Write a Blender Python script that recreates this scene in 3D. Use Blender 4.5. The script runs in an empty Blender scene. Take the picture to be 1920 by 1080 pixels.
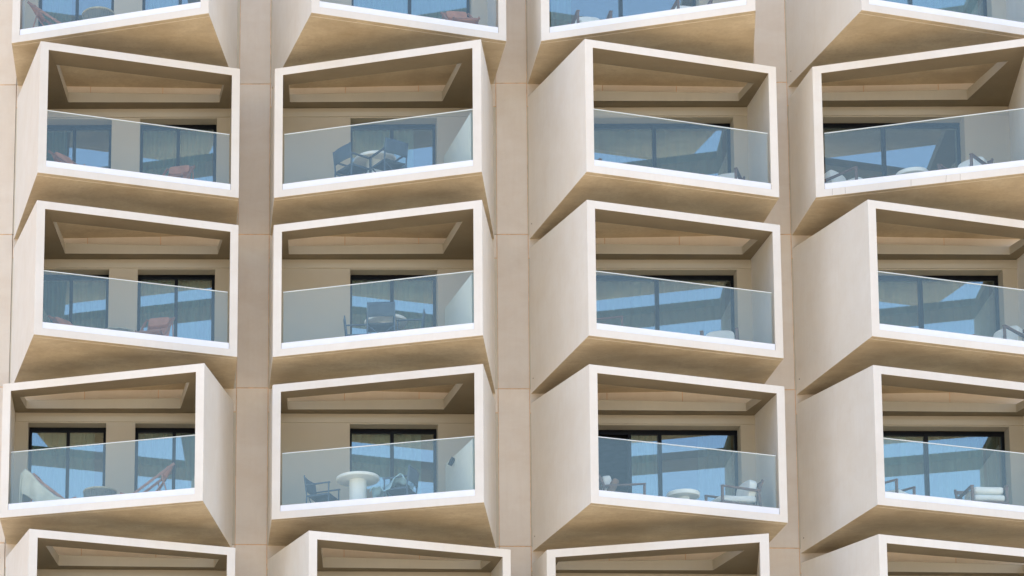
import bpy, math, random
from mathutils import Vector, Matrix

random.seed(7)
scene = bpy.context.scene
COL = scene.collection

# ------------------------------------------------------------------ camera
Z0 = 25.918                      # height of the uppermost visible floor joint
CAM_LOC = Vector((-1.53936, -47.92444, 1.60))
RIGHT = Vector((0.99848572, 0.05039287, 0.02206399))
FORW = Vector((-0.05321517, 0.98644574, 0.15521902))
UP = Vector((-0.013943, -0.15615811, 0.98763366))
cam_data = bpy.data.cameras.new('camera')
cam = bpy.data.objects.new('camera', cam_data)
COL.objects.link(cam)
m = Matrix.Identity(4)
for i in range(3):
    m[i][0] = RIGHT[i]; m[i][1] = UP[i]; m[i][2] = -FORW[i]; m[i][3] = CAM_LOC[i]
cam.matrix_world = m
cam_data.sensor_fit = 'HORIZONTAL'
cam_data.sensor_width = 36.0
cam_data.lens = 4599.79 / 1920 * 36
cam_data.shift_x = (960 - 67.74) / 1920
cam_data.shift_y = (1647.65 - 540) / 1920
cam_data.clip_start = 0.5
cam_data.clip_end = 3000
scene.camera = cam

# ------------------------------------------------------------------ sky, sun, exposure
SUN_EL, SUN_ROT = 70.0, -28.0    # sun behind the building, high: the facade is in open shade
world = bpy.data.worlds.new('World'); scene.world = world; world.use_nodes = True
wn = world.node_tree.nodes; wl = world.node_tree.links
sky = wn.new('ShaderNodeTexSky'); sky.sky_type = 'NISHITA'; sky.sun_disc = False
sky.sun_elevation = math.radians(SUN_EL); sky.sun_rotation = math.radians(SUN_ROT)
sky.air_density = 1.0; sky.dust_density = 2.4; sky.ozone_density = 1.0
bg = wn['Background']; bg.inputs[1].default_value = 0.15
wl.new(sky.outputs[0], bg.inputs[0])
sun_data = bpy.data.lights.new('sun', 'SUN'); sun_data.energy = 3.0; sun_data.angle = math.radians(0.5)
sun_data.color = (1.0, 0.95, 0.87)
sun = bpy.data.objects.new('sun', sun_data); COL.objects.link(sun)
el, ro = math.radians(SUN_EL), math.radians(SUN_ROT)
sun_dir = Vector((math.sin(ro) * math.cos(el), math.cos(ro) * math.cos(el), math.sin(el)))
sun.rotation_euler = sun_dir.to_track_quat('Z', 'Y').to_euler()
sun.location = sun_dir * 100
vs = scene.view_settings
vs.view_transform = 'Standard'; vs.look = 'None'; vs.gamma = 1.0; vs.use_curve_mapping = False
vs.exposure = 1.47
scene.cycles.max_bounces = 12
scene.cycles.diffuse_bounces = 8
scene.cycles.glossy_bounces = 5
scene.cycles.transparent_max_bounces = 24
scene.cycles.use_denoising = True
scene.cycles.sample_clamp_indirect = 6

# ------------------------------------------------------------------ materials
def new_mat(name):
    mt = bpy.data.materials.new(name); mt.use_nodes = True
    return mt, mt.node_tree.nodes, mt.node_tree.links

def concrete(name, base, dark, var=0.5, rough=0.75, bump=0.15, streak=0.25, stain=None, stain_amt=0.0):
    """cast panel: cloudy mottling, fine grain and faint vertical wash marks"""
    mt, n, l = new_mat(name)
    b = n['Principled BSDF']; b.inputs['Roughness'].default_value = rough
    b.inputs['Specular IOR Level'].default_value = 0.3
    geo = n.new('ShaderNodeNewGeometry')
    n1 = n.new('ShaderNodeTexNoise'); n1.inputs['Scale'].default_value = 0.9; n1.inputs['Detail'].default_value = 6
    n1.inputs['Roughness'].default_value = 0.62
    l.new(geo.outputs['Position'], n1.inputs['Vector'])
    r1 = n.new('ShaderNodeMapRange'); r1.inputs[1].default_value = 0.35; r1.inputs[2].default_value = 0.68
    r1.inputs[3].default_value = 0; r1.inputs[4].default_value = var
    l.new(n1.outputs['Fac'], r1.inputs[0])
    mx = n.new('ShaderNodeMix'); mx.data_type = 'RGBA'
    mx.inputs[6].default_value = (*base, 1); mx.inputs[7].default_value = (*dark, 1)
    l.new(r1.outputs[0], mx.inputs[0])
    mp = n.new('ShaderNodeMapping'); mp.inputs['Scale'].default_value = (9, 9, 0.7)
    l.new(geo.outputs['Position'], mp.inputs['Vector'])
    n2 = n.new('ShaderNodeTexNoise'); n2.inputs['Scale'].default_value = 1.6; n2.inputs['Detail'].default_value = 5
    l.new(mp.outputs[0], n2.inputs['Vector'])
    r2 = n.new('ShaderNodeMapRange'); r2.inputs[1].default_value = 0.45; r2.inputs[2].default_value = 0.8
    r2.inputs[3].default_value = 0; r2.inputs[4].default_value = streak
    l.new(n2.outputs['Fac'], r2.inputs[0])
    mx2 = n.new('ShaderNodeMix'); mx2.data_type = 'RGBA'; mx2.inputs[7].default_value = (*dark, 1)
    l.new(r2.outputs[0], mx2.inputs[0]); l.new(mx.outputs[2], mx2.inputs[6])
    out = mx2.outputs[2]
    if stain:
        n4 = n.new('ShaderNodeTexNoise'); n4.inputs['Scale'].default_value = 1.7; n4.inputs['Detail'].default_value = 7
        n4.inputs['Roughness'].default_value = 0.7; n4.inputs['Distortion'].default_value = 0.4
        mp4 = n.new('ShaderNodeMapping'); mp4.inputs['Scale'].default_value = (0.55, 1.2, 1.0)
        l.new(geo.outputs['Position'], mp4.inputs['Vector']); l.new(mp4.outputs[0], n4.inputs['Vector'])
        r4 = n.new('ShaderNodeMapRange'); r4.inputs[1].default_value = 0.42; r4.inputs[2].default_value = 0.75
        r4.inputs[3].default_value = 0; r4.inputs[4].default_value = stain_amt
        l.new(n4.outputs['Fac'], r4.inputs[0])
        mx4 = n.new('ShaderNodeMix'); mx4.data_type = 'RGBA'; mx4.inputs[7].default_value = (*stain, 1)
        l.new(r4.outputs[0], mx4.inputs[0]); l.new(out, mx4.inputs[6]); out = mx4.outputs[2]
    oi = n.new('ShaderNodeObjectInfo')
    rr = n.new('ShaderNodeMapRange'); rr.inputs[3].default_value = 0.94; rr.inputs[4].default_value = 1.035
    l.new(oi.outputs['Random'], rr.inputs[0])
    hs = n.new('ShaderNodeHueSaturation'); l.new(rr.outputs[0], hs.inputs['Value']); l.new(out, hs.inputs['Color'])
    l.new(hs.outputs[0], b.inputs['Base Color'])
    n3 = n.new('ShaderNodeTexNoise'); n3.inputs['Scale'].default_value = 45; n3.inputs['Detail'].default_value = 4
    l.new(geo.outputs['Position'], n3.inputs['Vector'])
    add = n.new('ShaderNodeMath'); add.operation = 'ADD'
    sc = n.new('ShaderNodeMath'); sc.operation = 'MULTIPLY'; sc.inputs[1].default_value = 2.5
    l.new(n1.outputs['Fac'], sc.inputs[0]); l.new(sc.outputs[0], add.inputs[0]); l.new(n3.outputs['Fac'], add.inputs[1])
    bp = n.new('ShaderNodeBump'); bp.inputs['Strength'].default_value = bump; bp.inputs['Distance'].default_value = 0.01
    l.new(add.outputs[0], bp.inputs['Height']); l.new(bp.outputs[0], b.inputs['Normal'])
    return mt

def plain(name, col, rough=0.5, metal=0.0, var=0.12, scale=6.0, spec=0.5, bump=0.0, bscale=60.0, stretch=(1, 1, 1)):
    mt, n, l = new_mat(name)
    b = n['Principled BSDF']; b.inputs['Roughness'].default_value = rough; b.inputs['Metallic'].default_value = metal
    b.inputs['Specular IOR Level'].default_value = spec
    tc = n.new('ShaderNodeTexCoord')
    mp = n.new('ShaderNodeMapping'); mp.inputs['Scale'].default_value = stretch
    l.new(tc.outputs['Object'], mp.inputs['Vector'])
    n1 = n.new('ShaderNodeTexNoise'); n1.inputs['Scale'].default_value = scale; n1.inputs['Detail'].default_value = 5
    l.new(mp.outputs[0], n1.inputs['Vector'])
    mr = n.new('ShaderNodeMapRange'); mr.inputs[1].default_value = 0.3; mr.inputs[2].default_value = 0.7
    mr.inputs[3].default_value = 1 - var; mr.inputs[4].default_value = 1 + var
    l.new(n1.outputs['Fac'], mr.inputs[0])
    hs = n.new('ShaderNodeHueSaturation'); hs.inputs['Color'].default_value = (*col, 1)
    l.new(mr.outputs[0], hs.inputs['Value']); l.new(hs.outputs[0], b.inputs['Base Color'])
    if bump:
        n2 = n.new('ShaderNodeTexNoise'); n2.inputs['Scale'].default_value = bscale; n2.inputs['Detail'].default_value = 3
        l.new(mp.outputs[0], n2.inputs['Vector'])
        bp = n.new('ShaderNodeBump'); bp.inputs['Strength'].default_value = bump; bp.inputs['Distance'].default_value = 0.004
        l.new(n2.outputs['Fac'], bp.inputs['Height']); l.new(bp.outputs[0], b.inputs['Normal'])
    return mt

def glass(name, trans, refl, fac, wave=0.0):
    mt, n, l = new_mat(name)
    n.remove(n['Principled BSDF'])
    t = n.new('ShaderNodeBsdfTransparent'); t.inputs[0].default_value = (*trans, 1)
    g = n.new('ShaderNodeBsdfGlossy'); g.inputs['Color'].default_value = (*refl, 1); g.inputs['Roughness'].default_value = 0.0
    mx = n.new('ShaderNodeMixShader')
    # Schlick reflectance from |N.I|, the same on both faces of the sheet
    gm = n.new('ShaderNodeNewGeometry')
    dt = n.new('ShaderNodeVectorMath'); dt.operation = 'DOT_PRODUCT'
    l.new(gm.outputs['Normal'], dt.inputs[0]); l.new(gm.outputs['Incoming'], dt.inputs[1])
    ab = n.new('ShaderNodeMath'); ab.operation = 'ABSOLUTE'; l.new(dt.outputs['Value'], ab.inputs[0])
    om = n.new('ShaderNodeMath'); om.operation = 'SUBTRACT'; om.inputs[0].default_value = 1.0; l.new(ab.outputs[0], om.inputs[1])
    pw = n.new('ShaderNodeMath'); pw.operation = 'POWER'; pw.inputs[1].default_value = 5.0; l.new(om.outputs[0], pw.inputs[0])
    ma = n.new('ShaderNodeMath'); ma.operation = 'MULTIPLY_ADD'; ma.inputs[1].default_value = 1 - fac; ma.inputs[2].default_value = fac
    ma.use_clamp = True; l.new(pw.outputs[0], ma.inputs[0])
    l.new(ma.outputs[0], mx.inputs[0]); l.new(t.outputs[0], mx.inputs[1]); l.new(g.outputs[0], mx.inputs[2])
    if wave:
        geo = n.new('ShaderNodeNewGeometry')
        nz = n.new('ShaderNodeTexNoise'); nz.inputs['Scale'].default_value = 1.3; nz.inputs['Detail'].default_value = 1
        l.new(geo.outputs['Position'], nz.inputs['Vector'])
        bp = n.new('ShaderNodeBump'); bp.inputs['Strength'].default_value = wave; bp.inputs['Distance'].default_value = 0.002
        l.new(nz.outputs['Fac'], bp.inputs['Height']); l.new(bp.outputs[0], g.inputs['Normal']) 
    l.new(mx.outputs[0], n['Material Output'].inputs['Surface'])
    return mt

M = {}
M['cast'] = concrete('cast_panel', (0.84, 0.805, 0.735), (0.78, 0.73, 0.64), var=0.6, streak=0.42, stain=(0.58, 0.45, 0.31), stain_amt=0.16)
M['soffit'] = concrete('shaded_cast_soffit', (0.78, 0.675, 0.49), (0.58, 0.47, 0.31), var=0.8, streak=0.5, stain=(0.42, 0.32, 0.20), stain_amt=0.55, bump=0.25)  # underside of the same cast box: brown shade in the base colour, plus stains
M['wall'] = concrete('wall_panel', (0.81, 0.74, 0.64), (0.74, 0.655, 0.545), var=0.7, streak=0.4, stain=(0.60, 0.45, 0.31), stain_amt=0.28)
M['ceiling'] = concrete('shaded_cast_ceiling', (0.31, 0.255, 0.17), (0.23, 0.185, 0.12), var=0.6, streak=0.2)  # inner ceiling of the cast shell, its shade put into a darker colour
M['deck'] = concrete('deck_tile', (0.46, 0.43, 0.37), (0.42, 0.39, 0.33), var=0.5)
M['opening_edge'] = concrete('shaded_opening_edge', (0.50, 0.45, 0.36), (0.43, 0.38, 0.30), var=0.5)  # cut edge of the cast roof, colour darkened to stand in for shade
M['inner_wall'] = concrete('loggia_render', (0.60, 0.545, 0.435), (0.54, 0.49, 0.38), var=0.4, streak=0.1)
M['sealant'] = plain('joint_sealant', (0.72, 0.47, 0.25), 0.8, var=0.3)
M['sealant_dark'] = plain('dark_plug', (0.16, 0.10, 0.06), 0.8)
M['channel'] = plain('white_aluminium', (0.88, 0.90, 0.94), 0.35, var=0.02, spec=0.5)
M['rail'] = plain('glass_edge', (0.80, 0.86, 0.86), 0.3, var=0.02)
M['black'] = plain('black_aluminium', (0.006, 0.008, 0.012), 0.4, var=0.1, spec=0.2)
M['core'] = plain('structural_concrete', (0.30, 0.28, 0.25), 0.9)
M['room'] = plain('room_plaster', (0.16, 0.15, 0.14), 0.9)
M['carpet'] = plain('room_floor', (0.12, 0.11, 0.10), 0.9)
M['curtain'] = plain('sheer_curtain', (0.24, 0.40, 0.42), 0.9, var=0.15, scale=3, stretch=(1, 1, 0.1))
M['drape'] = plain('heavy_drape', (0.19, 0.26, 0.28), 0.9, var=0.15, scale=3, stretch=(1, 1, 0.1))
M['balustrade'] = glass('balustrade_glass', (0.985, 1.0, 0.99), (0.96, 1.0, 0.84), 0.092)
M['pane'] = glass('door_glass', (0.80, 0.90, 0.88), (0.86, 0.96, 1.0), 0.22, wave=0.05)
M['table_white'] = plain('white_lacquer', (0.85, 0.88, 0.85), 0.45, var=0.04, scale=4)
M['chair_blue'] = plain('dark_blue_metal', (0.055, 0.095, 0.14), 0.5, var=0.12)
M['sling_blue'] = plain('dark_blue_sling', (0.05, 0.085, 0.125), 0.85, var=0.12, bump=0.3, bscale=160)
M['terracotta'] = plain('terracotta_canvas', (0.46, 0.21, 0.13), 0.85, var=0.12, bump=0.3, bscale=120)
M['terra_dark'] = plain('brown_canvas', (0.12, 0.065, 0.055), 0.85, var=0.12)
M['deck_wood'] = plain('reddish_wood', (0.32, 0.16, 0.11), 0.55, var=0.25, scale=14, stretch=(1, 6, 6))
M['teak'] = plain('dark_teak', (0.15, 0.085, 0.06), 0.5, var=0.3, scale=10, stretch=(1, 6, 6))
M['cushion'] = plain('off_white_cushion', (0.82, 0.84, 0.80), 0.95, var=0.06, scale=5, bump=0.4, bscale=30)
M['brown_cushion'] = plain('brown_cushion', (0.22, 0.14, 0.09), 0.95, var=0.2, scale=8)
M['wicker'] = plain('grey_wicker', (0.20, 0.20, 0.17), 0.8, var=0.3, scale=30)
M['wicker_rim'] = plain('pale_cane', (0.42, 0.40, 0.30), 0.7, var=0.2, scale=20)
M['towel'] = plain('pale_green_towel', (0.56, 0.58, 0.49), 0.95, var=0.08, scale=6, bump=0.5, bscale=70)
M['towel_blue'] = plain('light_blue_towel', (0.33, 0.53, 0.62), 0.95, var=0.2, scale=9, bump=0.5, bscale=70)
M['beige_board'] = plain('beige_board', (0.46, 0.38, 0.29), 0.7, var=0.15, scale=10)
M['shape'] = plain('pale_fluted_panel', (0.66, 0.69, 0.62), 0.6, var=0.03)
M['ground'] = concrete('sandy_paving', (0.44, 0.355, 0.25), (0.38, 0.30, 0.205), var=0.8)
M['roofing'] = plain('roof_membrane', (0.26, 0.235, 0.20), 0.95)

# ------------------------------------------------------------------ mesh helpers
class MB:
    def __init__(s): s.v = []; s.f = []
    def quad(s, *p):
        b = len(s.v); s.v += [tuple(q) for q in p]; s.f.append(tuple(range(b, b + len(p)))); return s
    def box(s, x0, x1, y0, y1, z0, z1):
        b = len(s.v)
        s.v += [(x0, y0, z0), (x1, y0, z0), (x1, y1, z0), (x0, y1, z0), (x0, y0, z1), (x1, y0, z1), (x1, y1, z1), (x0, y1, z1)]
        s.f += [tuple(b + i for i in f) for f in ((0, 3, 2, 1), (4, 5, 6, 7), (0, 1, 5, 4), (1, 2, 6, 5), (2, 3, 7, 6), (3, 0, 4, 7))]
        return s
    def prism(s, base, axis):
        """base: list of 3D points, extruded along axis vector"""
        b = len(s.v); n = len(base); a = Vector(axis)
        s.v += [tuple(p) for p in base] + [tuple(Vector(p) + a) for p in base]
        s.f.append(tuple(b + i for i in range(n))[::-1]); s.f.append(tuple(b + n + i for i in range(n)))
        for i in range(n):
            j = (i + 1) % n; s.f.append((b + i, b + j, b + n + j, b + n + i))
        return s
    def bar(s, p, q, w, h=None, roll=(0, 0, 1)):
        """rectangular bar from p to q"""
        h = h or w; p = Vector(p); q = Vector(q); d = (q - p).normalized(); u = Vector(roll)
        if abs(d.dot(u)) > 0.95: u = Vector((0, 1, 0)) if abs(d.y) < 0.9 else Vector((1, 0, 0))
        sx = d.cross(u).normalized(); sy = sx.cross(d).normalized()
        base = [p + sx * a * w / 2 + sy * c * h / 2 for a, c in ((-1, -1), (1, -1), (1, 1), (-1, 1))]
        return s.prism(base, q - p)
    def rod(s, p, q, r, n=10):
        p = Vector(p); q = Vector(q); d = (q - p).normalized(); u = Vector((0, 0, 1)) if abs(d.z) < 0.9 else Vector((1, 0, 0))
        sx = d.cross(u).normalized(); sy = sx.cross(d)
        return s.prism([p + (sx * math.cos(t) + sy * math.sin(t)) * r for t in [2 * math.pi * i / n for i in range(n)]], q - p)
    def lathe(s, prof, n=40, cx=0, cy=0):
        b = len(s.v); k = len(prof)
        for i in range(n):
            a = 2 * math.pi * i / n
            for r, z in prof: s.v.append((cx + r * math.cos(a), cy + r * math.sin(a), z))
        for i in range(n):
            j = (i + 1) % n
            for t in range(k - 1):
                s.f.append((b + i * k + t, b + j * k + t, b + j * k + t + 1, b + i * k + t + 1))
        s.f.append(tuple(b + i * k + k - 1 for i in range(n))); s.f.append(tuple(b + i * k for i in range(n))[::-1])
        return s
    def grid(s, fn, nu, nv):
        b = len(s.v)
        for i in range(nu + 1):
            for j in range(nv + 1): s.v.append(tuple(fn(i / nu, j / nv)))
        for i in range(nu):
            for j in range(nv):
                a = b + i * (nv + 1) + j; s.f.append((a, a + 1, a + nv + 2, a + nv + 1))
        return s
    def mesh(s, name, mat, smooth=False):
        me = bpy.data.meshes.new(name); me.from_pydata(s.v, [], s.f); me.materials.append(mat)
        if smooth:
            for p in me.polygons: p.use_smooth = True
        me.update(); return me

def obj(name, me, parent=None, loc=None):
    o = bpy.data.objects.new(name, me); COL.objects.link(o)
    if parent: o.parent = parent
    if loc: o.location = loc
    return o

def part(name, mb, mat, parent, bevel=0.0, smooth=False, solid=0.0, sub=0):
    me = mb.mesh(name, M[mat] if isinstance(mat, str) else mat, smooth)
    o = obj(name, me, parent)
    if solid:
        md = o.modifiers.new('solid', 'SOLIDIFY'); md.thickness = solid; md.offset = 0
    if bevel:
        md = o.modifiers.new('bevel', 'BEVEL'); md.width = bevel; md.segments = 2; md.limit_method = 'ANGLE'
        md.angle_limit = math.radians(30)
    if sub:
        md = o.modifiers.new('sub', 'SUBSURF'); md.levels = sub; md.render_levels = sub
    return o

def thing(name, label, cat, loc=(0, 0, 0), rz=0.0, group=None):
    o = bpy.data.objects.new(name, None); COL.objects.link(o); o.empty_display_size = 0.3
    o.location = loc; o.rotation_euler = (0, 0, math.radians(rz)); o['label'] = label; o['category'] = cat
    if group: o['group'] = group
    return o

def copy_tree(src, parent=None):
    c = src.copy(); COL.objects.link(c)
    if parent: c.parent = parent
    for ch in src.children: copy_tree(ch, c)
    return c

# ------------------------------------------------------------------ dimensions
H = 3.3
CX = {1: -4.9019, 2: 0.3800, 3: 5.6533, 4: 10.9470}
CX[0] = CX[1] - 5.278; CX[5] = CX[4] + 5.294
OFF, W, D, S, E, G = 0.0231, 4.5597, 3.0485, 1.889, 0.641, -0.0135
WJ = 4.636
ZT, ZB = 2.6656, -0.0664
def zr(r): return Z0 - r * H

# ------------------------------------------------------------------ ground and building mass
g = MB().box(-600, 600, -600, 600, -1.0, 0.0)
o = obj('ground', g.mesh('ground', M['ground'])); o['kind'] = 'structure'

fac = thing('hotel_facade', 'beige panelled hotel wall behind the angled balcony boxes', 'building', (0, 0, 0))
core = MB()
XL, XR, YB = CX[1] - 26, CX[4] + 30, 32.0
TOPZ = zr(0) + 13.0
BAYX0, BAYX1 = CX[1] + 0.0, CX[4] + WJ
core.box(XL, XR, 4.9, YB, -0.5, TOPZ)                       # main mass behind the rooms
core.box(XL, BAYX0 - 0.02, 0.05, 4.9, -0.5, TOPZ)
core.box(BAYX1 + 0.02, XR, 0.05, 4.9, -0.5, TOPZ)
core.box(BAYX0 - 0.02, BAYX1 + 0.02, 0.05, 4.9, zr(0) + 3.3, TOPZ)
core.box(BAYX0 - 0.02, BAYX1 + 0.02, 0.05, 4.9, -0.5, zr(4) + 0.0)
part('building_core', core, 'core', fac)
rm = MB()
for r in range(0, 5):
    rm.box(BAYX0 - 0.018, BAYX1 + 0.018, 0.36, 4.88, zr(r) + 2.78, zr(r) + 3.298)    # slabs
for c in range(1, 4):
    rm.box(CX[c] + WJ + 0.12, CX[c + 1] - 0.12, 0.05, 4.88, zr(4) + 0.001, zr(0) + 3.299)   # party walls
part('room_wall', rm, 'room', fac)
for r in range(0, 5):
    for c in range(1, 5):
        part('room_floor', MB().box(CX[c] + 0.02, CX[c] + WJ - 0.02, 0.40, 4.87, zr(r) + 0.001, zr(r) + 0.08), 'carpet', fac)

# wall panels with recessed sealed joints
seal = MB()
seal.box(XL, CX[1] - 0.03, 0.008, 0.046, 4, TOPZ)
for c in range(1, 5):
    x1 = CX[c + 1] if c < 4 else CX[5]
    seal.box(CX[c] + WJ + 0.0, x1 - 0.0, 0.008, 0.046, 4, TOPZ)
part('joint_sealant', seal, 'sealant', fac)
JG = 0.009
def wall_panel(x0, x1, z0, z1):
    part('wall_panel', MB().box(x0 + JG, x1 - JG, 0.0, 0.042, z0 + JG, z1 - JG), 'wall', fac, bevel=0.004)
for c in range(0, 5):
    x0 = CX[c] + WJ; x1 = CX[c + 1]
    for r in range(-1, 7):
        if c == 4 and r > 5: continue
        wall_panel(x0, x1, zr(r), zr(r) + H)
# panels above / below the modelled bays and at the far left
for r in (-1, 5, 6):
    for c in range(1, 5): wall_panel(CX[c], CX[c] + WJ, zr(r), zr(r) + H)
for r in range(-1, 7): wall_panel(CX[0], CX[0] + WJ, zr(r), zr(r) + H)

# ------------------------------------------------------------------ balcony boxes
def lerp(a, b, t): return a + (b - a) * t
TYPES = {(0, 1): 'B', (1, 1): 'A', (2, 1): 'A', (3, 1): 'B', (4, 1): 'A',
         (0, 2): 'A', (1, 2): 'B', (2, 2): 'B', (3, 2): 'B', (4, 2): 'A',
         (0, 3): 'B', (1, 3): 'A', (2, 3): 'A', (3, 3): 'A', (4, 3): 'B',
         (0, 4): 'A', (1, 4): 'B', (2, 4): 'A', (3, 4): 'A', (4, 4): 'A'}

def shell_meshes(kind):
    """cast balcony box, deep side left ('A'); 'B' is its mirror image"""
    def mir(p): return (W - p[0], p[1], p[2]) if kind == 'B' else tuple(p)
    fl = Vector((E, -D, 0)); fr = Vector((W - G, -S, 0)); u = (fr - fl); L = u.length; u = u / L
    nrm = Vector((-u.y, u.x, 0))                    # into the box
    def F(a, z, inset=0.0):
        p = fl + u * a + nrm * inset; return Vector((p.x, p.y, z))
    t = 0.167; zo0, zo1 = 0.085, 2.505
    OB = {'FBL': F(0, ZB), 'FBR': F(L, ZB), 'FTL': F(0, ZT), 'FTR': F(L, ZT),
          'WBL': Vector((0, 0.0, -0.106)), 'WBR': Vector((W, 0.0, -0.020)),
          'WTL': Vector((0, 0.0, 3.0)), 'WTR': Vector((W, 0.0, 2.93))}
    IN = {'FBL': F(t, zo0), 'FBR': F(L - t, zo0), 'FTL': F(t, zo1), 'FTR': F(L - t, zo1),
          'WBL': Vector((0.14, 0.0, 0.10)), 'WBR': Vector((W - 0.11, 0.0, 0.10)),
          'WTL': Vector((0.14, 0.0, 2.76)), 'WTR': Vector((W - 0.11, 0.0, 2.76))}
    def P(d, a, b, tt): return d[a].lerp(d[b], tt)
    # --- walls + frame
    s = MB()
    for i, (a, b) in enumerate((('FBL', 'FBR'), ('FBR', 'FTR'), ('FTR', 'FTL'), ('FTL', 'FBL'))):
        s.quad(OB[a], OB[b], IN[b], IN[a])
    for (a, b) in (('FBL', 'FTL'), ('FTR', 'FBR')):      # outer sides
        s.quad(OB[b], OB['W' + b[1:]], OB['W' + a[1:]], OB[a])
        s.quad(IN[a], IN['W' + a[1:]], IN['W' + b[1:]], IN[b])
    s.quad(IN['FBR'], IN['WBR'], IN['WBL'], IN['FBL'])    # floor
    # --- roof with a trapezoid opening
    hole = [Vector((0.92, -2.30, 0)), Vector((W - 0.29, -1.36, 0)), Vector((W - 0.36, -0.36, 0)), Vector((1.08, -0.36, 0))]
    def zsurf(q, dct):
        a, b, cc, dd = dct['FTL'], dct['FTR'], dct['WTR'], dct['WTL']
        # position along the box
        fx = max(0.0, min(1.0, (q.x - 0.3) / (W - 0.4)))
        yf = lerp(a.y, b.y, fx); tt = q.y / yf
        zw = lerp(dd.z, cc.z, fx); return lerp(zw, a.z, tt)
    ho = [Vector((q.x, q.y, zsurf(q, OB))) for q in hole]; hi = [Vector((q.x, q.y, zsurf(q, IN))) for q in hole]
    oc = [OB['FTL'], OB['FTR'], OB['WTR'], OB['WTL']]; ic = [IN['FTL'], IN['FTR'], IN['WTR'], IN['WTL']]
    for i in range(4):
        j = (i + 1) % 4
        s.quad(oc[i], oc[j], ho[j], ho[i]); s.quad(ic[j], ic[i], hi[i], hi[j]); s.quad(ho[i], ho[j], hi[j], hi[i])
    # --- soffit, with a drip groove behind the front edge
    f = MB()
    ks = [0.0, 0.105, 0.110, 0.132, 0.137]
    def row(inset, dz):
        a = F(0, ZB + dz, 0); b = F(L, ZB + dz, 0)
        la = OB['WBL'] - OB['FBL']; lb = OB['WBR'] - OB['FBR']
        a = OB['FBL'] + la * (inset / la.length) ; b = OB['FBR'] + lb * (inset / lb.length)
        return a + Vector((0, 0, dz)), b + Vector((0, 0, dz))
    rows = [row(0, 0), row(0.118, 0), row(0.120, 0.018), row(0.130, 0.018), row(0.132, 0)]
    N = 1
    for k in range(4):
        f.quad(rows[k][0], rows[k + 1][0], rows[k + 1][1], rows[k][1])
    f.quad(rows[4][0], OB['WBL'], OB['WBR'], rows[4][1])
    for mb in (s, f):
        mb.v = [mir(p) for p in mb.v]
        if kind == 'B': mb.f = [tuple(reversed(q)) for q in mb.f]
    # weld
    geo = dict(F=F, L=L, t=t, mir=mir, u=u, nrm=nrm)
    return s, f, geo

import bmesh
def welded(mb, name, mat):
    me = mb.mesh(name, mat); bm = bmesh.new(); bm.from_mesh(me)
    bmesh.ops.remove_doubles(bm, verts=bm.verts, dist=0.0005); bm.to_mesh(me); bm.free(); return me

SH = {}
for kind in 'AB':
    s, f, geo = shell_meshes(kind)
    both = MB(); both.v = s.v + f.v; both.f = s.f + [tuple(i + len(s.v) for i in q) for q in f.f]
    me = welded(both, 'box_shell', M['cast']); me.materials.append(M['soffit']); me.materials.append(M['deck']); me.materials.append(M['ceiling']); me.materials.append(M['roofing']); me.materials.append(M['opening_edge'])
    bm = bmesh.new(); bm.from_mesh(me)
    bmesh.ops.recalc_face_normals(bm, faces=bm.faces)
    for fa in bm.faces:
        cz = fa.calc_center_median().z
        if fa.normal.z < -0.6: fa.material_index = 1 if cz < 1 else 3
        elif fa.normal.z > 0.6 and 0.0 < cz < 0.3: fa.material_index = 2
        elif fa.normal.z > 0.6 and cz > 2.6: fa.material_index = 4
        elif cz > 2.5 and abs(fa.normal.z) < 0.4 and max(v.co.z for v in fa.verts) - min(v.co.z for v in fa.verts) < 0.6 and all(-2.9 < v.co.y < -0.2 for v in fa.verts): fa.material_index = 5
    bm.to_mesh(me); bm.free()
    F, L, t, mir, u, nrm = (geo[k] for k in ('F', 'L', 't', 'mir', 'u', 'nrm'))
    def slab(a0, a1, i0, i1, z0, z1):
        mb = MB(); base = [F(a0, z0, i0), F(a1, z0, i0), F(a1, z0, i1), F(a0, z0, i1)]
        mb.prism(base, (0, 0, z1 - z0)); mb.v = [mir(p) for p in mb.v]
        if kind == 'B': mb.f = [tuple(reversed(q)) for q in mb.f]
        return mb
    ch = slab(t + 0.003, L - t - 0.003, 0.012, 0.115, 0.087, 0.208)
    gl = slab(t + 0.014, L - t - 0.022, 0.055, 0.072, 0.2085, 1.262)
    rl = slab(t + 0.014, L - t - 0.022, 0.052, 0.075, 1.2625, 1.276)
    SH[kind] = dict(shell=me, channel=ch.mesh('base_channel', M['channel']), glass=gl.mesh('glass_panel', M['balustrade']),
                    rail=rl.mesh('edge_trim', M['rail']), geo=geo)
    if kind == 'B':
        p0 = Vector(mir(F(t + 0.03, 0, 0.12)))
        d = Vector((-0.064, 0.985, 0.159)); p1 = p0 + d * ((-0.02 - p0.y) / d.y)
        # unidentified pale fluted triangle, built as an added fin from the glass corner back to the wall, top edge rising to the wall
        mb = MB(); n = 30; z_a = 1.245; z_b = z_a + (p1 - p0).length * 0.159
        z_b = z_a + (p1.y - p0.y) * 0.159 / 0.985
        pr = []
        for i in range(n * 2 + 1):
            tt = i / (n * 2); q = p0.lerp(p1, tt); off = 0.0 if i % 2 else 0.030
            pr.append((q.x - off, q.y, lerp(z_a, z_b, tt)))
        for a, b in zip(pr, pr[1:]):
            mb.quad((a[0], a[1], 0.10), (b[0], b[1], 0.10), b, a)
        back = [(x + 0.04, y, z) for x, y, z in (pr[0], pr[-1])]
        mb.quad((back[0][0], back[0][1], 0.10), (back[1][0], back[1][1], 0.10), back[1], back[0])
        for a, b in zip(pr, pr[1:]):
            mb.quad(a, b, (b[0] + 0.03, b[1], b[2]), (a[0] + 0.03, a[1], a[2]))
        SH['shape'] = mb.mesh('fluted_shape', M['shape'])

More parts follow.
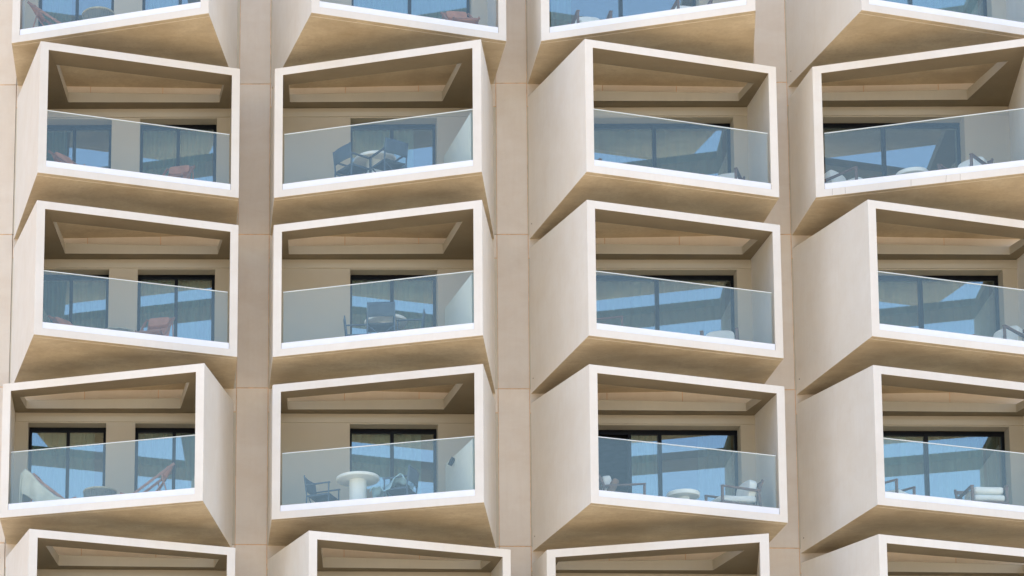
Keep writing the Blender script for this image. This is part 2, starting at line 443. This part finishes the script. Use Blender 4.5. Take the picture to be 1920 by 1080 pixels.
ORD = {0: 'top', 1: 'second', 2: 'third', 3: 'fourth', 4: 'bottom'}
COLN = {1: 'leftmost column', 2: 'second column', 3: 'third column', 4: 'rightmost column'}
FURN = {(0, 1): 'brown sling chair behind its glass', (1, 1): 'two terracotta chairs behind its glass',
        (2, 1): 'terracotta chairs behind its glass', (3, 1): 'towel-draped deck chair behind its glass',
        (4, 1): 'only its roof frame in view', (0, 2): 'one terracotta chair at its right', (1, 2): 'two blue chairs at white table',
        (2, 2): 'three blue chairs round white table', (3, 2): 'big white pedestal table', (4, 2): 'only its roof frame in view',
        (0, 3): 'white cushions above its sill', (1, 3): 'one chair arm at its right', (2, 3): 'two armchairs low behind its glass',
        (3, 3): 'two armchairs and low white table', (4, 3): 'only its roof frame in view', (0, 4): 'green curtains behind its glass',
        (1, 4): 'two armchairs round low white table', (2, 4): 'deep left side, armchair at picture edge', (3, 4): 'two teak armchairs behind glass',
        (4, 4): 'only its roof frame in view'}

def curtain_mesh(w, h, folds, amp, mat, seed):
    rnd = random.Random(seed); ph = [rnd.uniform(0, 6) for _ in range(4)]; k = max(4, int(folds * 10))
    mb = MB()
    def fn(a, b):
        x = a * w
        y = 1.5 * amp * (math.sin(a * folds * 6.283 + ph[0]) + 0.35 * math.sin(a * folds * 2.7 * 6.283 + ph[1])) * (0.75 + 0.25 * (1 - b))
        return (x + 0.012 * math.sin(a * folds * 9 + ph[2]), y, b * h)
    mb.grid(fn, k, 3)
    return mb.mesh('curtain', mat, True)

def door(parent, x0, x1, mull, curtains, frames=0.062, openleft=None, kindseed=0):
    """sliding glazed door set 0.28 back: frame, panes as sub-parts, curtains behind"""
    zt = 2.54; zb = 0.10; y0, y1 = 0.28, 0.345
    fr = MB()
    fr.box(x0, x1, y0, y1, zt - 0.10, zt)                      # head
    fr.box(x0, x0 + frames, y0, y1, zb, zt - 0.101); fr.box(x1 - frames, x1, y0, y1, zb, zt - 0.101)
    fr.box(x0 + frames, x1 - frames, y0, y1, zb, zb + 0.05)
    ms = [mull] if not openleft else [mull, openleft]
    for k, mm in enumerate(ms): fr.box(mm - 0.035, mm + 0.035, y0 - 0.02, y1 - 0.002, zb + 0.051, zt - 0.07)
    dn = part('sliding_door', fr, 'black', parent, bevel=0.004)
    edges = [x0 + frames, mull, x1 - frames]
    if openleft: edges = [openleft, mull, x1 - frames]
    for i, (a, b) in enumerate(zip(edges, edges[1:])):
        aa = a + (0.035 if i or openleft else 0.002); bb = b - (0.035 if i == 0 else 0.002)
        yy = y0 + (0.022 if i else 0.034)
        pn = part('door_pane', MB().box(aa, bb, yy, yy + 0.006, zb + 0.052, zt - 0.102), 'pane', dn)
        # a hair of tilt between leaves, as real sliding leaves have
        pn.rotation_euler = (random.uniform(-0.0015, 0.0015), 0, random.uniform(-0.002, 0.002))
    for j, (a, b, matn, folds) in enumerate(curtains):
        me = curtain_mesh(b - a, 2.36, folds, 0.03 if matn == 'curtain' else 0.04, M[matn], kindseed * 7 + j)
        c = obj('curtain', me, dn, (a, 0.46 + 0.05 * (j % 2), 0.12))
    return dn

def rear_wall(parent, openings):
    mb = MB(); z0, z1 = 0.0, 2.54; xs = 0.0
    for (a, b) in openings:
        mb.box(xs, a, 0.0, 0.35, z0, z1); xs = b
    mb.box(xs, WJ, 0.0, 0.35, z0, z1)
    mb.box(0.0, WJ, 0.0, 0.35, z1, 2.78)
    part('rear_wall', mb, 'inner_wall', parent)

def balcony(r, c):
    kind = TYPES[(r, c)]
    t = thing('balcony', 'balcony box, %s row, %s, %s' % (ORD[r], COLN[c], FURN[(r, c)]), 'balcony',
              (CX[c], 0, zr(r)), 0, 'angled cast balcony boxes on the hotel wall')
    sd = SH[kind]
    sh = obj('box_shell', sd['shell'], t, (OFF, 0, 0))
    md = sh.modifiers.new('bevel', 'BEVEL'); md.width = 0.010; md.segments = 2; md.limit_method = 'ANGLE'; md.angle_limit = math.radians(35)
    gp = obj('glass_panel', sd['glass'], t, (OFF, 0, 0))
    obj('edge_trim', sd['rail'], gp)
    obj('base_channel', sd['channel'], gp)
    if kind == 'A' and c >= 3:
        nv = Vector((-D, -E, 0)).normalized(); hb = Vector((OFF + E * 0.045, -D * 0.045, 0.17))
        part('anchor_hole', MB().rod(hb + nv * 0.003, hb - nv * 0.01, 0.013, 12), 'sealant_dark', t)
    if (r, c) == (1, 4):                                   # hairline cracks in the front upstand
        g2 = sd['geo']
        for a, jx in ((0.30, 0.006), (0.545, -0.004), (1.75, 0.004), (2.38, 0.016), (2.64, 0.003)):
            q = [g2['mir'](g2['F'](g2['L'] - a - dx, z, -0.0012)) for dx, z in ((0, ZB + 0.012), (0.004, ZB + 0.012), (0.004 + jx, 0.07), (jx, 0.07))]
            part('hairline_crack', MB().prism([(p[0] + OFF, p[1], p[2]) for p in q], (0.0008, 0.0025, 0)), 'sealant_dark', t)
    if c == 2 and kind == 'B': obj('fluted_shape', SH['shape'], t, (OFF, 0, 0))
    # lintel band, and the stone panels seen through the roof opening
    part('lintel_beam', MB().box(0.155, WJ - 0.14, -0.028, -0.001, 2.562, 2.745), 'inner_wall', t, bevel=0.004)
    for a, b in ((0.0, 1.545), (1.545, 3.05), (3.05, WJ)):
        part('wall_panel', MB().box(a + 0.006, b - 0.006, 0.0, 0.011, 2.80, 3.29), 'wall', t, bevel=0.002)
    part('joint_backing', MB().box(0, WJ, 0.012, 0.34, 2.782, 3.295), 'sealant', t)
    ks = r * 5 + c
    if c == 1:
        ops = [(0.41, 2.00), (2.59, 4.18)]
        sets = {0: ([(0.5, 1.1, 'curtain', 7)], [(2.7, 3.3, 'curtain', 7)]), 1: ([(0.5, 1.05, 'curtain', 7)], [(2.66, 4.1, 'curtain', 14)]),
                2: ([(0.5, 1.15, 'curtain', 8), (1.15, 1.95, 'curtain', 8)], [(2.66, 4.1, 'curtain', 14)]),
                3: ([(0.48, 1.75, 'curtain', 15)], [(2.66, 4.1, 'curtain', 13)]), 4: ([(0.48, 1.9, 'curtain', 14)], [(2.66, 4.1, 'curtain', 13)])}[r]
        rear_wall(t, ops)
        door(t, 0.41, 2.00, 1.218, sets[0], kindseed=ks); door(t, 2.59, 4.18, 3.386, sets[1], kindseed=ks + 50)
    elif c == 2:
        if r in (0, 4):
            rear_wall(t, [(1.67, 4.15)]); door(t, 1.67, 4.15, 2.90, [(1.75, 2.9, 'curtain', 10), (2.95, 4.1, 'curtain', 10)], kindseed=ks)
        else:
            rear_wall(t, [(1.655, 3.43)])
            cu = {1: [(1.72, 3.0, 'curtain', 8)], 2: [(1.72, 3.36, 'curtain', 9)], 3: [(1.72, 3.12, 'curtain', 8)]}[r]
            door(t, 1.655, 3.43, 2.53, cu, kindseed=ks)
    else:
        x0, x1, mm = (1.085, 4.19, 2.64) if kind == 'A' else (0.45, 3.545, 2.0)
        rear_wall(t, [(x0, x1)])
        cu = [(x0 + 0.07, mm - 0.02, 'drape', 5), (mm + 0.03, x1 - 0.12, 'drape', 5)]
        if (r, c) == (3, 3):
            cu = [(2.06, 2.62, 'curtain', 5), (3.45, 4.12, 'drape', 5)]
            door(t, x0, x1, mm, cu, openleft=2.03, kindseed=ks)
        else:
            if (r, c) == (3, 4): cu = [(x0 + 0.07, mm - 0.02, 'curtain', 6), (mm + 0.03, x1 - 0.35, 'curtain', 6), (x1 - 0.33, x1 - 0.08, 'drape', 3)]
            if (r, c) in ((1, 4), (0, 3)): cu = [] if r == 1 else [(x0 + 0.07, 1.0, 'curtain', 4)]
            if (r, c) == (0, 4): cu = [(x0 + 0.07, x1 - 0.1, 'curtain', 12)]
            door(t, x0, x1, mm, cu, kindseed=ks)
    return t
for r in range(5):
    for c in range(1, 5): balcony(r, c)

# ------------------------------------------------------------------ furniture prototypes
FZ = 0.10
def at(r, c, x, y): return (CX[c] + x, y, zr(r) + FZ)

used = set()
def place(proto, r, c, x, y, rz, label, group=None):
    if proto.name not in used:
        used.add(proto.name); o = proto
    else: o = copy_tree(proto)
    o.location = at(r, c, x, y); o.rotation_euler = (0, 0, math.radians(rz)); o['label'] = label
    if group: o['group'] = group
    return o

def cushion_mb(cx, cy, cz, lx, ly, lz, tilt=0.0, n=10, e1=0.45, e2=0.20):
    """soft box: pillowed superellipsoid, tilted about y"""
    mb = MB()
    def sg(v, p): return math.copysign(abs(v) ** p, v)
    def fn(a, b):
        th = (a - 0.5) * math.pi; ph = b * 2 * math.pi
        x = sg(math.cos(th), e1) * sg(math.cos(ph), e2); y = sg(math.cos(th), e1) * sg(math.sin(ph), e2); z = sg(math.sin(th), e1)
        x *= lx / 2; y *= ly / 2; z *= lz / 2 * (1 + 0.12 * math.cos(x * 9) * math.cos(y * 7))
        X = x * math.cos(tilt) + z * math.sin(tilt); Z = -x * math.sin(tilt) + z * math.cos(tilt)
        return (cx + X, cy + y, cz + Z)
    mb.grid(fn, n * 2, n * 4); return mb

# round pedestal dining table
def make_dining():
    t = thing('dining_table', '', 'table')
    part('table_top', MB().lathe([(0.30, 0.70), (0.405, 0.700), (0.418, 0.712), (0.420, 0.755), (0.412, 0.762)], 64), 'table_white', t)
    part('pedestal', MB().lathe([(0.168, 0.0), (0.168, 0.60), (0.168, 0.699)], 48), 'table_white', t, smooth=False)
    return t
def make_coffee():
    t = thing('coffee_table', '', 'table')
    part('table_top', MB().lathe([(0.28, 0.315), (0.305, 0.325), (0.31, 0.39), (0.302, 0.40)], 56), 'table_white', t)
    part('pedestal', MB().lathe([(0.13, 0.0), (0.12, 0.3145)], 40), 'table_white', t)
    return t
def make_drum():
    t = thing('drum_table', '', 'side table')
    st = MB()
    for i in range(44):
        a = 2 * math.pi * i / 44; ca, sa = math.cos(a), math.sin(a)
        st.bar((0.30 * ca, 0.30 * sa, 0.02), (0.315 * ca, 0.315 * sa, 0.385), 0.022, 0.012, roll=(ca, sa, 0))
    part('cane_slats', st, 'wicker', t)['kind'] = 'stuff'
    part('drum_body', MB().lathe([(0.275, 0.01), (0.29, 0.383)], 40), 'wicker', t)
    part('table_top', MB().lathe([(0.318, 0.386), (0.332, 0.395), (0.332, 0.412), (0.322, 0.42)], 48), 'wicker_rim', t)
    return t
def make_director():
    t = thing('director_chair', '', 'chair')
    for s in (-1, 1):
        y = s * 0.26
        lg = MB(); lg.bar((-0.24, y, 0), (-0.22, y, 0.45), 0.026); lg.bar((-0.22, y, 0.45), (-0.27, y, 0.86), 0.026)
        part('rear_leg', lg, 'chair_blue', t, bevel=0.004)
        part('front_leg', MB().bar((0.24, y, 0), (0.24, y, 0.64), 0.026), 'chair_blue', t, bevel=0.004)
        part('armrest', MB().bar((-0.245, y, 0.655), (0.27, y, 0.655), 0.045, 0.022), 'chair_blue', t, bevel=0.004)
        part('side_rail', MB().bar((-0.22, y, 0.42), (0.23, y, 0.42), 0.022), 'chair_blue', t)
    cr = MB(); cr.bar((0.20, -0.25, 0.03), (0.20, 0.25, 0.40), 0.016); cr.bar((0.18, 0.25, 0.03), (0.18, -0.25, 0.40), 0.016)
    cr.bar((-0.20, -0.25, 0.03), (-0.20, 0.25, 0.40), 0.016); cr.bar((-0.18, 0.25, 0.03), (-0.18, -0.25, 0.40), 0.016)
    part('cross_brace', cr, 'chair_blue', t)
    part('seat', MB().grid(lambda a, b: (lerp(-0.22, 0.24, a), lerp(-0.25, 0.25, b), 0.445 - 0.03 * math.sin(a * math.pi) * math.sin(b * math.pi)), 6, 8), 'sling_blue', t, smooth=True, solid=0.012)
    part('backrest', MB().grid(lambda a, b: (lerp(-0.238, -0.268, a) - 0.03 * math.sin(b * math.pi), lerp(-0.262, 0.262, b), lerp(0.56, 0.85, a)), 4, 10), 'sling_blue', t, smooth=True, solid=0.01)
    return t
def make_armchair():
    t = thing('lounge_armchair', '', 'armchair')
    for s in (-1, 1):
        y = s * 0.33
        part('front_leg', MB().bar((0.36, y, 0), (0.36, y, 0.575), 0.045, 0.05), 'teak', t, bevel=0.008)
        rl = MB(); rl.bar((-0.46, y, 0.0), (-0.40, y, 0.56), 0.045, 0.055); rl.bar((-0.40, y, 0.54), (-0.50, y, 0.78), 0.04, 0.05)
        part('rear_leg', rl, 'teak', t, bevel=0.008)
        part('armrest', MB().prism([(0.385, y - 0.035, 0.58), (0.385, y - 0.035, 0.605), (-0.44, y - 0.035, 0.57), (-0.44, y - 0.035, 0.53)], (0, 0.07, 0)), 'teak', t, bevel=0.008)
        part('side_rail', MB().bar((0.36, y, 0.27), (-0.42, y, 0.22), 0.035, 0.06), 'teak', t, bevel=0.005)
    part('front_rail', MB().bar((0.35, -0.31, 0.27), (0.35, 0.31, 0.27), 0.03, 0.05), 'teak', t, bevel=0.005)
    part('back_rail', MB().bar((-0.485, -0.31, 0.72), (-0.485, 0.31, 0.72), 0.03, 0.07), 'teak', t, bevel=0.005)
    for k in range(5):
        yy = -0.22 + 0.11 * k
        part('back_slat', MB().bar((-0.40, yy, 0.25), (-0.475, yy, 0.70), 0.03, 0.014), 'teak', t)
    part('seat_cushion', cushion_mb(0.0, 0, 0.375, 0.80, 0.60, 0.15, 0.06), 'cushion', t, smooth=True)
    part('back_cushion', cushion_mb(-0.315, 0, 0.60, 0.17, 0.56, 0.42, -0.16), 'cushion', t, smooth=True)
    return t
def make_deck():
    t = thing('sling_chair', '', 'deck chair')
    for s in (-1, 1):
        part('long_rail', MB().bar((0.55, s * 0.28, 0.05), (-0.52, s * 0.28, 0.93), 0.05, 0.024, roll=(0, 1, 0)), 'deck_wood', t, bevel=0.004)
        part('short_rail', MB().bar((-0.40, s * 0.25, 0.02), (0.53, s * 0.25, 0.295), 0.045, 0.024, roll=(0, 1, 0)), 'deck_wood', t, bevel=0.004)
        part('strut', MB().bar((-0.27, s * 0.305, 0.71), (-0.46, s * 0.305, 0.05), 0.022), 'deck_wood', t)
    cb = MB(); cb.rod((-0.505, -0.30, 0.915), (-0.505, 0.30, 0.915), 0.016); cb.rod((0.50, -0.28, 0.28), (0.50, 0.28, 0.28), 0.016)
    cb.rod((-0.39, -0.27, 0.03), (-0.39, 0.27, 0.03), 0.014); cb.rod((0.53, -0.30, 0.06), (0.53, 0.30, 0.06), 0.014)
    part('cross_bar', cb, 'deck_wood', t)
    def sling(a, b):
        p = [(-0.505, 0.925), (-0.34, 0.62), (-0.13, 0.33), (0.14, 0.20), (0.50, 0.285)]
        s = a * 4; i = min(3, int(s)); f = s - i
        def cr(q0, q1, q2, q3, t): return 0.5 * (2 * q1 + (q2 - q0) * t + (2 * q0 - 5 * q1 + 4 * q2 - q3) * t * t + (3 * q1 - q0 - 3 * q2 + q3) * t ** 3)
        P = lambda k: p[max(0, min(4, k))]
        x = cr(P(i - 1)[0], P(i)[0], P(i + 1)[0], P(i + 2)[0], f); z = cr(P(i - 1)[1], P(i)[1], P(i + 1)[1], P(i + 2)[1], f)
        return (x, lerp(-0.235, 0.235, b), z - 0.015 * math.sin(b * math.pi))
    part('sling', MB().grid(sling, 20, 6), 'terracotta', t, smooth=True, solid=0.012)
    part('headrest', cushion_mb(-0.385, 0, 0.80, 0.09, 0.42, 0.22, -0.50, e1=0.35, e2=0.12), 'terracotta', t, smooth=True)
    return t

dining, coffee, drum = make_dining(), make_coffee(), make_drum()
director, armchair, deck = make_director(), make_armchair(), make_deck()

place(dining, 3, 2, 1.689, -1.664, 0, 'white round pedestal table in full view in the fourth row, blue chair on each side', 'white pedestal dining tables')
place(dining, 2, 2, 2.251, -1.429, 0, 'white round table seen behind the back of a blue chair in the third row', 'white pedestal dining tables')
place(dining, 1, 2, 2.019, -1.622, 0, 'white round table half hidden by two blue chairs in the second row', 'white pedestal dining tables')
DG = 'dark blue director chairs'
place(director, 3, 2, 1.018, -1.371, -26, 'empty dark blue director chair left of the big white pedestal table', DG)
place(director, 3, 2, 2.508, -1.80, 154, 'dark blue director chair with a light blue towel on its seat', DG)
place(director, 2, 2, 1.732, -1.231, -6, 'dark blue director chair at the left end of the third row white table', DG)
place(director, 2, 2, 2.111, -1.90, 86, 'dark blue director chair with its back to the glass before the white table', DG)
place(director, 2, 2, 2.723, -1.50, 174, 'dark blue director chair right of the third row table, beside the wall', DG)
place(director, 1, 2, 1.556, -1.814, 34, 'dark blue director chair turned right, left one at the second row table', DG)
place(director, 1, 2, 2.256, -2.03, 120, 'dark blue director chair with wide back to us, right one at the second row table', DG)
AG = 'teak armchairs with off-white cushions'
place(armchair, 3, 3, 3.645, -1.415, -165, 'teak armchair seen side-on, right of the low white table, in full view', AG)
place(armchair, 3, 3, 1.539, -1.554, -2, 'teak armchair facing right, cut by the frame left of the low white table', AG)
place(armchair, 1, 4, 0.892, -1.123, -49, 'teak armchair in the lower left glass corner, second row, rightmost column', AG)
place(armchair, 1, 4, 2.946, -1.688, -135, 'teak armchair facing left in front of the bare wall, second row, rightmost column', AG)
place(armchair, 1, 3, 3.690, -1.094, -114, 'teak armchair showing one arm at the right, second row, third column', AG)
place(armchair, 1, 3, 1.151, -1.489, -51, 'teak armchair whose arm tip barely clears the sill at left, second row, third column', AG)
place(armchair, 2, 3, 1.181, -1.713, -11, 'teak armchair at the left end of the third row balcony, arm above the sill', AG)
place(armchair, 2, 3, 3.568, -1.080, -104, 'teak armchair at the right of the third row balcony, third column, seat facing out', AG)
place(armchair, 2, 4, 3.652, -1.193, -139, 'teak armchair at the right picture edge in the third row', AG)
place(armchair, 3, 4, 1.247, -1.753, -45, 'teak armchair in the left glass corner, fourth row, rightmost column', AG)
oc = place(armchair, 3, 4, 3.10, -1.523, -87, 'teak armchair facing out with stacked cushions, fourth row, rightmost column', AG)
for ch in oc.children:
    if ch.name.startswith('back_cushion'): ch.data = cushion_mb(0.08, 0, 0.515, 0.55, 0.58, 0.15, -0.03).mesh('back_cushion', M['cushion'], True)
place(armchair, 0, 3, 1.087, -1.290, -87, 'teak armchair with white cushion at the left of the top row, third column', AG)
place(armchair, 0, 3, 2.959, -1.707, -84, 'teak armchair of which only two arm tips show, top row, third column', AG)
CG = 'low white round coffee tables'
place(coffee, 3, 3, 2.620, -1.907, 0, 'low white round table between two armchairs in the fourth row', CG)
place(coffee, 1, 4, 1.919, -1.733, 0, 'low white round table rim between two armchairs in the second row', CG)
KG = 'folding sling deck chairs'
place(deck, 3, 1, 2.847, -1.750, -174, 'reddish sling deck chair seen side-on leaning right in the fourth row', KG)
place(deck, 2, 1, 2.965, -1.60, -103, 'terracotta sling deck chair in front of the right door in the third row', KG)
place(deck, 1, 1, 3.33, -1.42, -103, 'terracotta sling deck chair in front of the right door in the second row', KG)
place(deck, 1, 1, 1.357, -1.843, -45, 'terracotta sling deck chair low in the left glass corner of the second row', KG)
place(deck, 2, 1, 1.408, -1.424, -45, 'terracotta sling deck chair low in the left glass corner of the third row', KG)
place(deck, 0, 1, 0.870, -1.398, -18, 'brown sling deck chair at the top left corner, beside the cane drum table', KG)
place(deck, 3, 1, 1.066, -1.377, -18, 'sling deck chair draped with a pale towel in the fourth row', KG)
place(deck, 0, 2, 3.744, -1.479, -84, 'terracotta sling deck chair in front of green curtains in the top row', KG)
RG = 'cane drum side tables'
place(drum, 3, 1, 1.953, -1.786, 0, 'grey cane drum table between two deck chairs in the fourth row', RG)
place(drum, 0, 1, 1.745, -1.937, 0, 'grey cane drum table with pale rim in the top row', RG)
place(drum, 2, 1, 2.236, -1.649, 0, 'grey cane drum table barely above the sill in the third row', RG)

# brown bolster on the fourth-row left armchair
t = cushion_mb(0, 0, 0.0, 0.30, 0.30, 0.14, -1.1)
o = obj('throw_pillow', t.mesh('throw_pillow', M['brown_cushion'], True), None, at(3, 3, 1.30, -1.75)); o.location.z += 0.56
o['label'] = 'small brown throw pillow on the left armchair beside the low white table'; o['category'] = 'pillow'

# pale towel over the deck chair, light blue towel over the director chair
def towel_deck():
    mb = MB()
    path = [(0.30, 0.27), (0.10, 0.36), (-0.18, 0.60), (-0.40, 0.86), (-0.53, 0.975), (-0.60, 0.90), (-0.64, 0.60), (-0.66, 0.22)]
    def fn(a, b):
        s = a * 7; i = min(6, int(s)); f = s - i; x = lerp(path[i][0], path[i + 1][0], f); z = lerp(path[i][1], path[i + 1][1], f)
        w = lerp(-0.78, 0.34, b)                     # wide on the near side, where it hangs down over the rail
        y = max(w, -0.315)
        if w < -0.315:
            h = -0.315 - w; z -= h * 1.15; y -= 0.02 + 0.03 * math.sin(a * 23) * min(1, h * 3); x += 0.02 * math.sin(a * 15 + h * 5)
        else: z += 0.010 * math.sin(b * 21 + 2)
        x += 0.010 * math.sin(b * 17 + a * 4)
        return (x, y, max(0.04, z))
    mb.grid(fn, 40, 36); return mb
o = obj('towel', towel_deck().mesh('towel', M['towel'], True), None, at(3, 1, 1.066, -1.377)); o.rotation_euler = (0, 0, math.radians(-18))
md = o.modifiers.new('solid', 'SOLIDIFY'); md.thickness = 0.012
o['label'] = 'pale green bath towel hung over the left deck chair in the fourth row'; o['category'] = 'towel'
def towel_seat():
    mb = MB(); rnd = random.Random(3)
    def fn(a, b):
        x = lerp(-0.20, 0.52, a); y = lerp(-0.30, 0.30, b)
        z = 0.50 + 0.07 * math.sin(a * 7 + 1) * math.cos(b * 6) + 0.045 * math.sin(b * 13 + a * 9) + 0.02 * math.sin(a * 31 + b * 17)
        z += 0.13 * math.exp(-((a - 0.25) / 0.2) ** 2)
        if x > 0.30: z -= (x - 0.30) * 0.55
        z -= 0.5 * max(0, abs(y) - 0.25)
        return (x, y, max(z, 0.30))
    mb.grid(fn, 30, 26); return mb
o = obj('towel', towel_seat().mesh('towel', M['towel_blue'], True), None, at(3, 2, 2.508, -1.80)); o.rotation_euler = (0, 0, math.radians(154))
md = o.modifiers.new('solid', 'SOLIDIFY'); md.thickness = 0.015
o['label'] = 'crumpled light blue towel on the right blue chair beside the white table'; o['category'] = 'towel'

# beige slatted planter behind the fourth-row table
t = thing('planter_box', 'beige boarded box standing behind the white pedestal table', 'planter', at(3, 2, 2.10, -1.02))
for k in range(5):
    part('board', MB().box(-0.27 + 0.11 * k, -0.165 + 0.11 * k, -0.15, -0.13, 0.0, 0.70), 'beige_board', t, bevel=0.003)
part('box_body', MB().box(-0.265, 0.27, -0.128, 0.15, 0.0, 0.69), 'beige_board', t)

# black wall lamp
t = thing('wall_lamp', 'small black lamp on the right wall beside the fluted screen, fourth row', 'lamp', at(3, 2, 3.60, -0.95))
part('lamp_head', MB().rod((-0.05, 0, 1.26), (0.02, -0.06, 1.40), 0.045, 14), 'black', t, bevel=0.006)
part('bracket', MB().bar((0.0, -0.02, 1.34), (0.075, 0.0, 1.36), 0.03), 'black', t)
